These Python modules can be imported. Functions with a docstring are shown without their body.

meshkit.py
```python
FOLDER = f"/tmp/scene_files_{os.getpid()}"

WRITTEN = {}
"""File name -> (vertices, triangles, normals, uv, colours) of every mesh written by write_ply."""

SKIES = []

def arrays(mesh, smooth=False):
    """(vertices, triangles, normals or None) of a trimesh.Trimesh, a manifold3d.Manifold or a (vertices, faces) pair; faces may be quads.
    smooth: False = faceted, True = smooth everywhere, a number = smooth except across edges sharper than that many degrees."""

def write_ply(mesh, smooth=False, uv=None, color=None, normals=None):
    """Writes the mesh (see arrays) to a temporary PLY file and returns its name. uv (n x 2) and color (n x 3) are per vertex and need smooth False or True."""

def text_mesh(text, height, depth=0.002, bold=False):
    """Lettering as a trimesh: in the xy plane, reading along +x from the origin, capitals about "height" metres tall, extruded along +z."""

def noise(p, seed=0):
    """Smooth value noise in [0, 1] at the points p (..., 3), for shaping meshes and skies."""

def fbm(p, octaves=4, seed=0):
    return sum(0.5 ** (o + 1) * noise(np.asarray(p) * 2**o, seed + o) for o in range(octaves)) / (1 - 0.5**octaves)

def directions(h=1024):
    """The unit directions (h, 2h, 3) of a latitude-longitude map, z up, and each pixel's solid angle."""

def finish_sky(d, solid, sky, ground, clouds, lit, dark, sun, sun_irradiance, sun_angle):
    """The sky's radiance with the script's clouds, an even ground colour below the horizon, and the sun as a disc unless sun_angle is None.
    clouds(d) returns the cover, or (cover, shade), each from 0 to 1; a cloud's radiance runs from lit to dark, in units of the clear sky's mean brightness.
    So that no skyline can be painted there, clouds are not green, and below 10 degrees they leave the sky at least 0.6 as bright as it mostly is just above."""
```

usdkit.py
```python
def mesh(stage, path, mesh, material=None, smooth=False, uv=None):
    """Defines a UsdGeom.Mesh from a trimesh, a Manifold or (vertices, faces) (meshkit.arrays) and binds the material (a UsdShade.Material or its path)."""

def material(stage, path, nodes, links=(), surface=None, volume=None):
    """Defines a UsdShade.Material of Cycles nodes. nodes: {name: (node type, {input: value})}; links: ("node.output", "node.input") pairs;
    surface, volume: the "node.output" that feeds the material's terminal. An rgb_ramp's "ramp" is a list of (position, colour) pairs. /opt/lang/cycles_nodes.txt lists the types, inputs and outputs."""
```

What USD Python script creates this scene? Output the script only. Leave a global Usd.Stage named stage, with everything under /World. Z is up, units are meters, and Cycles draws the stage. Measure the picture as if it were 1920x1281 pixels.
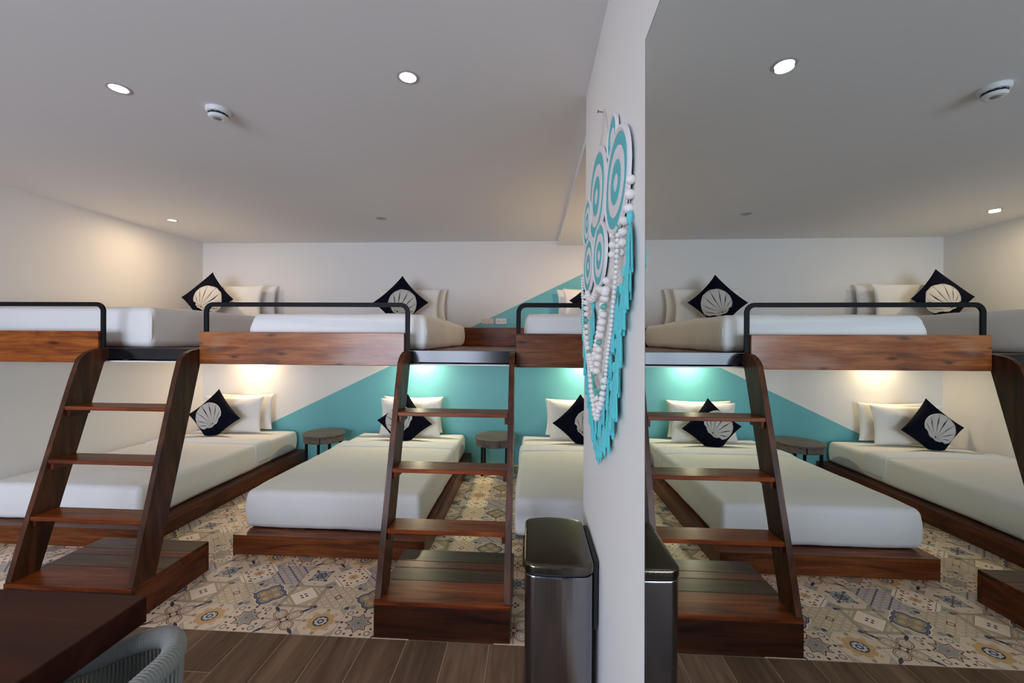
import math, random
import numpy as np, trimesh, shapely, shapely.geometry as sg
import usdkit, meshkit
from pxr import Usd, UsdGeom, UsdLux, UsdShade, Gf, Sdf, Vt

random.seed(7); RNG = np.random.default_rng(7)
stage = Usd.Stage.CreateInMemory()
UsdGeom.SetStageUpAxis(stage, UsdGeom.Tokens.z); UsdGeom.SetStageMetersPerUnit(stage, 1.0)
UsdGeom.Xform.Define(stage, '/World'); UsdGeom.Scope.Define(stage, '/World/Looks')

# ------------------------------------------------------------------ camera, daylight, exposure
HC = 1.4633
F_PX, CX = 777.8, 950.27
YAW, PITCH, ROLL = 0.0581, -0.0039, 0.0072
cam = UsdGeom.Camera.Define(stage, '/World/camera')
cam.CreateHorizontalApertureAttr(36.0); cam.CreateVerticalApertureAttr(36.0 * 1281 / 1920)
cam.CreateFocalLengthAttr(F_PX * 36.0 / 1920)
cam.CreateHorizontalApertureOffsetAttr((960 - CX) * 36.0 / 1920)
cam.CreateClippingRangeAttr(Gf.Vec2f(0.02, 60)); cam.CreateExposureAttr(0.0)
_c, _s = math.cos(YAW), math.sin(YAW)
_fwd = np.array([-_s * math.cos(PITCH), _c * math.cos(PITCH), math.sin(PITCH)]); _right = np.array([_c, _s, 0]); _up = np.cross(_right, _fwd)
_r2 = math.cos(ROLL) * _right + math.sin(ROLL) * _up; _u2 = -math.sin(ROLL) * _right + math.cos(ROLL) * _up
cam.AddTransformOp().Set(Gf.Matrix4d(*_r2, 0, *_u2, 0, *(-_fwd), 0, 0, 0, HC, 1))

def area_light(kind, name, pos, rot, intensity, color, size, parent='/World/lights', spread=None):
    L = getattr(UsdLux, kind).Define(stage, f'{parent}/{name}')
    L.CreateIntensityAttr(intensity); L.CreateColorAttr(Gf.Vec3f(*color))
    if kind == 'RectLight': L.CreateWidthAttr(size[0]); L.CreateHeightAttr(size[1])
    else: L.CreateRadiusAttr(size)
    if spread:
        sh = UsdLux.ShapingAPI.Apply(L.GetPrim()); sh.CreateShapingConeAngleAttr(spread); sh.CreateShapingConeSoftnessAttr(0.6)
    L.AddTranslateOp().Set(Gf.Vec3d(*pos)); L.AddRotateXYZOp().Set(Gf.Vec3f(*rot))
    return L
UsdGeom.Scope.Define(stage, '/World/lights')
WARM = (1.0, 0.74, 0.46)
WIN_X0, WIN_X1, WIN_Z1, REAR = -3.55, -0.85, 2.25, -2.3
# the glass doors behind the camera: cool daylight
DAY_I = 16.6
area_light('RectLight', 'daylight', ((WIN_X0 + WIN_X1) / 2, REAR - 0.62, WIN_Z1 / 2 + 0.08), (45, 0, 0), DAY_I, (0.70, 0.80, 1.0), (WIN_X1 - WIN_X0, WIN_Z1 - 0.05))
DOWN = [(-1.912, 1.815), (-0.548, 1.797), (-3.519, 3.871), (0.86, 3.88)]
DOWN_I = [135, 135, 450, 820]
BUNK_I = [530, 830, 780]
for i, (x, y) in enumerate(DOWN):
    area_light('DiskLight', f'downlight_{i}', (x, y, 2.55 if i == 3 else 2.598), (0, 0, 0), DOWN_I[i], WARM, 0.034)
for i, x in enumerate((-3.30, -1.27, 0.62)):
    area_light('DiskLight', f'bunk_spot_{i}', (x, 4.69, 1.292), (0, 0, 0), BUNK_I[i], WARM if i == 0 else (1.0, 0.81, 0.52), 0.032)

# ------------------------------------------------------------------ helpers
def lin(r, g, b):
    f = lambda c: (c / 255 / 12.92) if c / 255 <= 0.04045 else ((c / 255 + 0.055) / 1.055) ** 2.4
    return (f(r), f(g), f(b))
TAKEN = {}
def path_for(name, parent):
    base = f'{parent}/{name}'
    n = TAKEN.get(base, 0); TAKEN[base] = n + 1
    return base if n == 0 else f'{base}_{n:03d}'
def tag(p, label=None, cat=None, group=None, kind=None):
    for k, v in (('label', label), ('category', cat), ('group', group), ('kind', kind)):
        if v: p.SetCustomDataByKey(k, v)
    return p
def thing(name, label=None, cat=None, group=None, kind=None, loc=(0, 0, 0)):
    x = UsdGeom.Xform.Define(stage, path_for(name, '/World'))
    x.AddTranslateOp().Set(Gf.Vec3d(*loc))
    tag(x.GetPrim(), label, cat, group, kind)
    return [str(x.GetPath()), np.array(loc, float)]
def add(t, name, mesh, mat, smooth=False, label=None, kind=None, sub=None):
    """One mesh, a part of thing t (world-space vertices are moved to the thing's own space); sub: path of the part it belongs to."""
    v, f = (np.asarray(mesh.vertices, float), np.asarray(mesh.faces)) if hasattr(mesh, 'vertices') else mesh
    m = usdkit.mesh(stage, path_for(name, sub or t[0]), (np.asarray(v, float) - t[1], f), mat, smooth)
    tag(m.GetPrim(), label, None, None, kind)
    return str(m.GetPath())
def single(name, mesh, mat, label=None, cat=None, group=None, kind=None, smooth=False):
    v, f = (np.asarray(mesh.vertices, float), np.asarray(mesh.faces))
    m = usdkit.mesh(stage, path_for(name, '/World'), (v, f), mat, smooth)
    tag(m.GetPrim(), label, cat, group, kind)
    return str(m.GetPath())
def cat(*ms): return trimesh.util.concatenate([m for m in ms])
def box(x0, x1, y0, y1, z0, z1, r=0.0):
    """A box with chamfered edges."""
    if r <= 0:
        b = trimesh.creation.box((x1 - x0, y1 - y0, z1 - z0)); b.apply_translation(((x0 + x1) / 2, (y0 + y1) / 2, (z0 + z1) / 2)); return b
    P = []
    for sx in (0, 1):
        for sy in (0, 1):
            for sz in (0, 1):
                c = np.array([(x0, x1)[sx], (y0, y1)[sy], (z0, z1)[sz]]); d = np.array([1 - 2 * sx, 1 - 2 * sy, 1 - 2 * sz]) * r
                P += [c + d * (0, 1, 1), c + d * (1, 0, 1), c + d * (1, 1, 0)]
    return trimesh.convex.convex_hull(np.array(P))
def tube(pts, rad, sides=8, closed=False, caps=True):
    p = np.asarray(pts, float); n = len(p); rad = np.broadcast_to(rad, (n,))
    if closed: t = np.roll(p, -1, 0) - np.roll(p, 1, 0)
    else: t = np.gradient(p, axis=0)
    t /= np.linalg.norm(t, axis=1, keepdims=True) + 1e-12
    a0 = np.cross(t[0], [0, 0, 1.0]);
    if np.linalg.norm(a0) < 1e-3: a0 = np.cross(t[0], [1.0, 0, 0])
    A = []
    for k in range(n):
        a0 = a0 - t[k] * (a0 @ t[k]); a0 /= np.linalg.norm(a0) + 1e-12; A.append(a0)
    A = np.array(A); B = np.cross(t, A); ang = np.arange(sides) * 2 * np.pi / sides
    v = (p[:, None] + rad[:, None, None] * (np.cos(ang)[None, :, None] * A[:, None] + np.sin(ang)[None, :, None] * B[:, None])).reshape(-1, 3)
    F = []; m = n if closed else n - 1
    for i in range(m):
        j = (i + 1) % n
        for k in range(sides):
            l = (k + 1) % sides
            F += [(i * sides + k, i * sides + l, j * sides + l), (i * sides + k, j * sides + l, j * sides + k)]
    if caps and not closed:
        v = np.vstack([v, p[0], p[-1]]); c0, c1 = n * sides, n * sides + 1
        for k in range(sides):
            l = (k + 1) % sides
            F += [(c0, l, k), (c1, (n - 1) * sides + k, (n - 1) * sides + l)]
    return trimesh.Trimesh(v, np.array(F), process=False)
def catmull(pts, n=8, closed=False):
    p = np.asarray(pts, float); out = []
    N = len(p); rng = range(N if closed else N - 1)
    g = (lambda i: p[i % N]) if closed else (lambda i: p[min(max(i, 0), N - 1)])
    for i in rng:
        a, b, c, d = g(i - 1), g(i), g(i + 1), g(i + 2)
        for s in np.linspace(0, 1, n, endpoint=False):
            out.append(0.5 * (2 * b + (c - a) * s + (2 * a - 5 * b + 4 * c - d) * s * s + (3 * b - a - 3 * c + d) * s ** 3))
    if not closed: out.append(p[-1])
    return np.array(out)
def lathe(profile, seg=32, center=(0, 0, 0)):
    """Surface of revolution about z of (r, z) points, bottom to top or top to bottom."""
    m = trimesh.creation.revolve(np.asarray(profile, float), sections=seg); m.apply_translation(center)
    if m.volume < 0: m.invert()
    return m
def extrude(poly, h, mapf=None):
    m = trimesh.creation.extrude_polygon(poly, h, engine='earcut')
    if mapf is not None: m.vertices = mapf(np.asarray(m.vertices))
    m.fix_normals(); return m
def sphere(c, r, sub=2, sc=(1, 1, 1)):
    m = trimesh.creation.icosphere(sub, r); m.vertices = m.vertices * np.array(sc) + np.array(c); return m
def softbox(x0, x1, y0, y1, z0, z1, r, crown=0.0, seg=0.05, wr=0.0, seed=0, rb=None, tuck=0.0, fr=3.0, drop=0.0, drop_y=2.8):
    """A stuffed, rounded box (mattress): edges rounded by r, the top crowned, wrinkled by wr."""
    h = np.array([x1 - x0, y1 - y0, z1 - z0]) / 2; c = np.array([x0 + x1, y0 + y1, z0 + z1]) / 2
    r = np.minimum(np.broadcast_to(np.asarray(r, float), (3,)), h * 0.98)
    ax = []
    for k in range(3):
        n = max(2, int(2 * (h[k] - r[k]) / seg)); e = r[k] * np.sin(np.linspace(0, 1, 6)[:-1] * np.pi / 2)
        inner = np.linspace(-(h[k] - r[k]), h[k] - r[k], n + 1)
        q = np.tan(np.linspace(0, np.pi / 4, 6))[1:] * r[k]
        ax.append(np.concatenate([-(h[k] - r[k]) - q[::-1], inner, (h[k] - r[k]) + q]))
    V, Fc, off = [], [], 0
    for k in range(3):
        a, b = [i for i in range(3) if i != k]
        for sgn in (-1, 1):
            A, B = np.meshgrid(ax[a], ax[b], indexing='ij'); P = np.zeros(A.shape + (3,)); P[..., a] = A; P[..., b] = B; P[..., k] = sgn * h[k]
            na, nb = A.shape; I = np.arange(na * nb).reshape(na, nb) + off
            q = np.stack([I[:-1, :-1], I[1:, :-1], I[1:, 1:], I[:-1, 1:]], -1).reshape(-1, 4)
            if (sgn > 0) != (k != 1): q = q[:, ::-1]
            V.append(P.reshape(-1, 3)); Fc.append(np.vstack([q[:, [0, 1, 2]], q[:, [0, 2, 3]]])); off += na * nb
    q = np.vstack(V); inner = np.clip(q, -(h - r), h - r); d = (q - inner) / r
    L = np.linalg.norm(d, axis=1, keepdims=True); p = inner + d / np.maximum(L, 1e-9) * r
    m = trimesh.Trimesh(p, np.vstack(Fc), process=False); m.merge_vertices(digits_vertex=6)
    p = np.array(m.vertices); u = p / h
    top = np.clip(u[:, 2], 0, 1)
    p[:, 2] += crown * top * (1 - np.clip(np.abs(u[:, 0]), 0, 1) ** 2.5) * (1 - np.clip(np.abs(u[:, 1]), 0, 1) ** 4)
    side = 1 - u[:, 2] ** 2
    if tuck:
        p[:, 0] += np.sign(p[:, 0]) * tuck * side * (np.abs(u[:, 0]) > .8); p[:, 1] += np.sign(p[:, 1]) * tuck * side * (np.abs(u[:, 1]) > .9)
    if wr:
        N = m.vertex_normals; f = meshkit.fbm(p * fr + seed * 3.7, 4, seed) - 0.5
        g = meshkit.noise(np.stack([p[:, 0] * 11 + p[:, 1] * 5, p[:, 1] * 2.2, p[:, 2] * 5], -1) + seed, seed) - 0.5
        p += N * (wr * 1.4 * f + wr * .5 * g * side)[:, None]
    p += c
    if drop: p[:, 2] = z0 + (p[:, 2] - z0) * (1 - drop * (p[:, 1] - drop_y) / 2)
    p[:, 2] = np.maximum(p[:, 2], z0)
    m.vertices = p; m.fix_normals() if m.volume < 0 else None
    return m
def rot(ax, deg): return trimesh.transformations.rotation_matrix(math.radians(deg), ax)[:3, :3]

# ------------------------------------------------------------------ materials
LK = '/World/Looks/'
class V:
    def __init__(s, g, o): s.g, s.o = g, o
    def _b(s, t, b, r=False): return s.g.m(t, b, s) if r else s.g.m(t, s, b)
    def __add__(s, b): return s._b('add', b)
    __radd__ = __add__
    def __mul__(s, b): return s._b('multiply', b)
    __rmul__ = __mul__
    def __sub__(s, b): return s._b('subtract', b)
    def __rsub__(s, b): return s._b('subtract', b, True)
    def __truediv__(s, b): return s._b('divide', b)
class G:
    """A small writer of node graphs."""
    def __init__(s): s.n, s.l, s.k = {}, [], 0
    def node(s, kind, **inp):
        s.k += 1; nm = f'n{s.k}'; d = {}
        for k, v in inp.items():
            if isinstance(v, V): s.l.append((v.o, f'{nm}.{k}'))
            else: d[k] = v
        s.n[nm] = (kind, d); return nm
    def o(s, kind, out, **inp): return V(s, f'{s.node(kind, **inp)}.{out}')
    def m(s, t, a, b=0.0, c=None):
        kw = dict(math_type=t, value1=a, value2=b)
        if c is not None: kw['value3'] = c
        return s.o('math', 'value', **kw)
    def abs(s, a): return s.m('absolute', a)
    def mx(s, a, b): return s.m('maximum', a, b)
    def mn(s, a, b): return s.m('minimum', a, b)
    def cos(s, a): return s.m('cosine', a)
    def lt(s, a, b): return s.m('less_than', a, b)
    def fr(s, a): return s.m('fraction', a)
    def mix(s, f, a, b): return s.o('mix', 'color', fac=f, color1=a, color2=b)
    def mul(s, a, b, f=1.0): return s.o('mix', 'color', mix_type='multiply', fac=f, color1=a, color2=b)
    def pos(s): return s.o('geometry', 'position')
    def map(s, v, scale=(1, 1, 1), loc=(0, 0, 0), rotation=(0, 0, 0)): return s.o('mapping', 'vector', vector=v, scale=scale, location=loc, rotation=rotation)
    def noise(s, v, scale=5, detail=3, rough=.5, dist=0.0): return s.o('noise_texture', 'fac', vector=v, scale=scale, detail=detail, roughness=rough, distortion=dist)
    def ramp(s, f, stops): return s.o('rgb_ramp', 'color', fac=f, ramp=stops)
    def bump(s, h, strength=.3, dist=.01): return s.o('bump', 'normal', height=h, strength=strength, distance=dist)
    def make(s, name, **pr):
        p = s.node('principled_bsdf', **pr); return usdkit.material(stage, LK + name, s.n, s.l, surface=f'{p}.BSDF')

def plain(name, col, rough=.6, noise=0.0, nscale=6, bump=0.0, bscale=60, **kw):
    g = G(); c = col
    if noise:
        n = g.noise(g.pos(), nscale, 4); c = g.mix(n, tuple(x * (1 - noise) for x in col), tuple(min(1, x * (1 + noise)) for x in col))
    if bump: kw['normal'] = g.bump(g.noise(g.pos(), bscale, 4), bump, .004)
    return g.make(name, base_color=c, roughness=rough, **kw)
AX = {'x': (1.0, 9, 9), 'y': (9, 1.0, 9), 'z': (9, 9, 1.0)}
def wood(name, axis, dark, mid, light, rough=.35, gs=1.0, var=.25, coat=.03, grey=None, knots=False, spec=.25):
    g = G(); p = g.pos(); rnd = g.o('object_info', 'random')
    sh = g.o('combine_xyz', 'vector', x=rnd * 7.3, y=rnd * 3.1, z=rnd * 5.7)
    q = g.o('vector_math', 'vector', math_type='add', vector1=p, vector2=sh)
    qs = g.map(q, tuple(a * gs for a in AX[axis]))
    n1 = g.noise(qs, 1.6, 5, .6, 1.1); n2 = g.noise(g.map(q, tuple((2 if a == 1 else 60) * gs for a in AX[axis])), 1.0, 4, .6, .3)
    c = g.ramp(n1, [(.28, dark), (.48, mid), (.72, light)])
    c = g.mul(c, g.ramp(n2, [(.3, (.62, .6, .58)), (.6, (1.05, 1.05, 1.05))]), .8)
    if knots:
        n4 = g.noise(g.map(q, (3.0, 40, 40)), 1.0, 4, .65, 1.4); c = g.mul(c, g.ramp(n4, [(.30, (.5, .42, .36)), (.42, (1, 1, 1)), (.62, (1.12, 1.1, 1.06))]), .85)
        xx, zz = g.o('separate_xyz', 'x', vector=q), g.o('separate_xyz', 'z', vector=q)
        vo = g.o('voronoi_texture', 'distance', dimensions='2D', vector=g.o('combine_xyz', 'vector', x=xx * 2.6 + n4 * .25, y=zz * 7.0, z=0.0), scale=1.0)
        c = g.mix(g.o('map_range', 'result', value=vo, from_min=.03, from_max=.11, to_min=.8, to_max=0.0, clamp=True), c, tuple(x * .35 for x in dark))
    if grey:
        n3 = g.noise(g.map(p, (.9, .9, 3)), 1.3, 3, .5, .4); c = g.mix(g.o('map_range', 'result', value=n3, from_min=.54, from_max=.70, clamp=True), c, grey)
    tone = g.o('map_range', 'result', value=rnd, to_min=1 - var, to_max=1 + var)
    c = g.o('vector_math', 'vector', math_type='scale', vector1=c, scale=tone)
    return g.make(name, base_color=c, roughness=rough, coat_weight=coat, coat_roughness=.18, specular_ior_level=spec, normal=g.bump(n2, .12, .002))
W_WALL = plain('wall_white', lin(233, 230, 226), .75, .012, 3, .05, 180)
W_CEIL = plain('ceiling_white', lin(233, 231, 230), .8, .008, 2)
W_TURQ = plain('turquoise_paint', lin(106, 182, 190), .42, .02, 3, .05, 180)
LINEN = plain('white_linen', lin(236, 234, 231), .75, .012, 5, .10, 220, sheen_weight=.15)
LINEN_FOLD = plain('white_turndown', lin(228, 231, 236), .75, .012, 5, .10, 220, sheen_weight=.15)
LINEN2 = plain('white_pillow_cotton', lin(240, 236, 230), .75, .015, 6, .14, 120, sheen_weight=.15)
NAVY = plain('navy_canvas', lin(9, 12, 27), .9, .15, 90, .25, 400, specular_ior_level=.12)
SHELL = plain('shell_embroidery', lin(204, 199, 193), .85, .10, 160, .5, 300)
BLACK = plain('black_metal', lin(8, 8, 9), .55, .1, 8, .03, 60, specular_ior_level=.2)
BLACKGLOSS = plain('black_channel', lin(9, 10, 13), .16, .3, 5)
STEEL = None
def brushed(name, col, rough, aniso=.6):
    g = G(); n = g.noise(g.map(g.pos(), (160, 160, 1.5)), 2.0, 4)
    return g.make(name, base_color=col, metallic=1.0, roughness=g.o('map_range', 'result', value=n, to_min=rough - .04, to_max=rough + .06), normal=g.bump(n, .006, .001))
STEEL = brushed('brushed_steel', lin(132, 132, 136), .17)
STEEL_LID = brushed('lid_steel', lin(96, 92, 84), .2)
BLACKPLASTIC = plain('black_plastic', lin(24, 24, 26), .5, .1, 20)
WHITEPLASTIC = plain('white_plastic', lin(225, 226, 226), .4, .01, 10)
CREAMPLASTIC = plain('cream_plastic', lin(214, 203, 190), .4, .01, 10)
DARKSLOT = plain('dark_slot', lin(30, 31, 38), .7)
g = G(); MIRROR = g.make('mirror_silver', base_color=(.70, .755, .735), metallic=1.0, roughness=0.004)
MIRROR_EDGE = plain('mirror_edge_glass', lin(96, 104, 110), .15)
def emit(name, col, st):
    g = G(); return g.make(name, base_color=(.8, .8, .8), emission_color=col, emission_strength=st)
LAMP_ON = emit('lamp_lens_lit', (1.0, .93, .80), 14.0)
LAMP_OFF = plain('lamp_lens_unlit', lin(150, 148, 144), .3)
TRIM = plain('downlight_trim', lin(190, 188, 186), .6)
WOOD_X = wood('walnut_along_x', 'x', lin(54, 25, 10), lin(104, 53, 23), lin(142, 80, 38), .30)
WOOD_BOX_SHADED = wood('step_front_shaded_walnut', 'x', lin(30, 13, 6), lin(56, 26, 12), lin(84, 42, 20), .34)  # darker walnut copy: shade of the box fronts put into the colour
WOOD_Y = wood('walnut_along_y', 'y', lin(50, 22, 10), lin(90, 43, 20), lin(124, 66, 33), .32)
WOOD_Z = wood('walnut_along_z', 'z', lin(40, 20, 10), lin(70, 37, 19), lin(104, 58, 31), .38)
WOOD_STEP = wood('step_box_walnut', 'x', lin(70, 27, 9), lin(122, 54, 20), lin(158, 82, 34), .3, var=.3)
WOOD_STEP2 = wood('step_box_dark_plank', 'x', lin(44, 26, 14), lin(78, 50, 29), lin(104, 70, 42), .32, var=.2)
WOOD_DECK = wood('deck_walnut', 'x', lin(56, 28, 15), lin(92, 49, 27), lin(122, 72, 44), .35)
FASCIA = wood('fascia_rustic', 'x', lin(92, 42, 10), lin(152, 76, 20), lin(184, 106, 38), .4, 1.2, .15, .0, knots=True)
FASCIA2 = wood('fascia_rustic_pale_sheen', 'x', lin(92, 48, 20), lin(150, 84, 40), lin(180, 116, 66), .28, 1.2, .12, .3, grey=lin(160, 128, 108), knots=True)  # grey patches: pale wood plus window sheen put into the colour
TABLEWOOD = wood('table_dark_brown', 'x', lin(44, 19, 11), lin(62, 28, 17), lin(80, 38, 24), .5, .5, .05, .0, spec=.14)
PLANK = wood('plank_porcelain', 'y', lin(98, 75, 59), lin(124, 98, 78), lin(148, 120, 98), .6, .7, .24, 0.0, spec=.15)
GROUT = plain('grout', lin(196, 170, 138), .9, .1, 40)
SUBFLOOR = plain('subfloor_mortar', lin(196, 172, 148), .9, .1, 20)
STOOLTOP = wood('stool_grey_ash', 'x', lin(92, 82, 74), lin(112, 100, 91), lin(128, 116, 106), .45, 1, .05, 0)
YARN_T = plain('turquoise_yarn', lin(86, 204, 210), .8, .18, 120, .5, 300, sheen_weight=.2)
YARN_T2 = plain('turquoise_crochet', lin(96, 192, 198), .85, .15, 150, .6, 260)
YARN_W = plain('white_crochet', lin(232, 228, 230), .85, .06, 150, .6, 260)
BEAD_W = plain('white_wood_bead', lin(236, 230, 226), .5, .04, 60)
BEAD_G = plain('mint_seed_bead', lin(98, 178, 164), .45, .15, 150)
STRING = plain('cotton_string', lin(205, 202, 200), .9)
ROPE = plain('grey_rope', lin(136, 138, 133), .85, .15, 200, .4, 400)
CHAIRFRAME = plain('chair_frame_dark', lin(28, 28, 30), .5)
CUSHION = plain('seat_cushion_charcoal', lin(44, 46, 50), .9, .1, 90)
GLASS_FRAME = plain('window_frame_dark', lin(40, 38, 37), .4)
CURTAIN = plain('added_rear_curtain', lin(44, 40, 38), .9, .05, 5)

# the nine printed designs of the encaustic floor tiles
CREAM, CREAM2 = lin(240, 210, 180), lin(248, 224, 198)
NAVYC, BROWN, GREY, TAN, YEL = lin(62, 62, 92), lin(118, 62, 48), lin(152, 146, 136), lin(176, 152, 120), lin(226, 180, 122)
OLIVE, LILAC, SAGE, INK = lin(166, 142, 92), lin(172, 162, 160), lin(180, 164, 134), lin(50, 48, 60)
TX0, TY0, TS = -1.776, 1.982, 0.2
def tile_mat(k):
    g = G(); p = g.pos(); sx = g.o('separate_xyz', 'x', vector=p); sy = g.o('separate_xyz', 'y', vector=p)
    u = g.fr((sx - (TX0 - 40)) / TS) - .5; v = g.fr((sy - (TY0 - 40)) / TS) - .5
    a, b = g.abs(u), g.abs(v); r = g.m('sqrt', u * u + v * v); th = g.m('arctan2', v, u); man = a + b; che = g.mx(a, b)
    hi, lo = g.mx(a, b), g.mn(a, b)
    dist = lambda x, y, cx, cy: g.m('sqrt', (x - cx) * (x - cx) + (y - cy) * (y - cy))
    ring = lambda d, c, w: g.lt(g.abs(d - c), w)
    both = lambda x, y: x * y
    n = g.noise(p, 30, 3)
    if k == 'A1':
        c = g.mix(g.lt(.76, man), CREAM2, lin(206, 190, 168))
        c = g.mix(g.lt(r, .37 + .07 * g.cos(th * 8.0)), c, YEL); c = g.mix(ring(r, .36, .012), c, CREAM2)
        c = g.mix(g.lt(dist(hi, lo, .44, 0), .05), c, TAN)
        c = g.mix(g.lt(r, .19), c, INK); c = g.mix(g.lt(r, .158 - .03 * g.m('power', g.abs(g.m('sine', th * 4.0)), 6.0)), c, lin(224, 220, 218))
        c = g.mix(g.lt(r, .085), c, NAVYC); c = g.mix(g.lt(r, .045), c, lin(214, 210, 210))
    elif k == 'B1':
        R = .225 + .12 * (1 - g.abs(g.m('sine', th * 4.0)))
        c = g.mix(ring(dist(a, b, .36, .36), .07, .018), CREAM2, GREY)
        c = g.mix(g.lt(dist(a, b, .40, .20), .035), c, BROWN); c = g.mix(g.lt(dist(a, b, .20, .40), .035), c, BROWN)
        c = g.mix(g.lt(r, R + .022), c, BROWN); c = g.mix(g.lt(r, R - .022), c, CREAM)
        c = g.mix(g.lt(r, R - .05), c, lin(170, 164, 154)); c = g.mix(g.lt(r, .03), c, BROWN)
        c = g.mix(g.lt(dist(hi, lo, .44, 0), .04), c, INK)
    elif k == 'C1':
        leaf = dist(a, b, .2, .2) + .25 * g.abs(a - b)
        c = g.mix(ring(leaf, .16, .013), CREAM2, lin(150, 120, 92)); c = g.mix(ring(leaf, .08, .012), c, SAGE)
        dots = both(g.lt(lo, .02), g.lt(g.fr(hi * 18.0), .5)); c = g.mix(both(dots, g.lt(.06, hi)), c, BROWN)
        dots2 = both(ring(leaf, .215, .016), g.lt(.3, g.noise(p, 400, 1))); c = g.mix(dots2, c, lin(140, 96, 70))
        kite = (a - .40) + (b - .40); c = g.mix(both(g.lt(g.abs(a - b), .07 - .25 * g.abs(kite)), g.lt(g.abs(kite), .24)), c, NAVYC)
        c = g.mix(g.lt(dist(hi, lo, .09, 0), .028), c, INK)
    elif k == 'A2':
        c = g.mix(n, lin(216, 190, 158), lin(206, 184, 154)); fu, fv = g.fr(a * 4.0) - .5, g.fr(b * 4.0) - .5; d = g.m('sqrt', fu * fu + fv * fv)
        c = g.mix(ring(d, .38, .05), c, lin(172, 154, 126)); c = g.mix(ring(d, .16, .06), c, lin(214, 202, 178))
        c = g.mix(g.lt(man, .16), c, lin(204, 184, 156)); c = g.mix(ring(man, .10, .022), c, BROWN)
        c = g.mix(g.lt(dist(a, b, .46, .46) + .2 * g.abs(a - b), .09), c, NAVYC)
    elif k == 'B2':
        d = dist(hi, lo, .205, 0)
        c = g.mix(g.lt(man, .62), lin(206, 186, 156), lin(204, 180, 150)); c = g.mix(g.lt(dist(a, b, .4, .4), .08), c, GREY)
        c = g.mix(g.lt(d, .275), c, CREAM2); c = g.mix(g.lt(d, .245), c, NAVYC); c = g.mix(ring(d, .205, .008), c, lin(140, 138, 160))
        c = g.mix(g.lt(d, .165), c, lin(166, 150, 116)); c = g.mix(g.lt(dist(hi, lo, .2, 0), .09), c, lin(196, 170, 120)); c = g.mix(ring(d, .10, .014), c, lin(132, 122, 96))
        c = g.mix(g.lt(dist(a, b, .1, .1), .05), c, lin(196, 140, 96)); c = g.mix(g.lt(r, .05), c, lin(150, 128, 128))
        c = g.mix(g.lt(dist(hi, lo, .475, 0), .03), c, INK)
    elif k == 'C2':
        st = g.fr(man * 7.0); c = g.mix(g.lt(st, .5), lin(212, 188, 156), lin(188, 166, 136)); c = g.mix(g.lt(.8, man), c, lin(196, 186, 168))
        c = g.mix(both(g.lt(g.abs(a - b), .08), g.lt(.3, lo)), c, lin(214, 204, 190)); c = g.mix(both(g.lt(hi, .5), g.lt(.40, hi)), c, lin(172, 156, 128))
        c = g.mix(g.lt(man, .42), c, CREAM2); c = g.mix(g.lt(dist(hi, lo, .08, 0), .036), c, NAVYC)
        c = g.mix(ring(man, .43, .01), c, lin(140, 122, 98)); c = g.mix(g.lt(dist(a, b, .45, .45), .04), c, BROWN)
    elif k == 'A3':
        c = g.mix(g.lt(.7, man), CREAM2, lin(176, 168, 156)); c = g.mix(g.lt(r, .14 + .03 * g.cos(th * 8.0)), c, lin(204, 166, 122)); c = g.mix(g.lt(r, .04), c, lin(170, 110, 76))
        c = g.mix(g.lt(dist(a, b, .2, .2), .045), c, lin(110, 108, 112)); c = g.mix(g.lt(dist(hi, lo, .31, .06), .035), c, lin(124, 88, 72))
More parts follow.
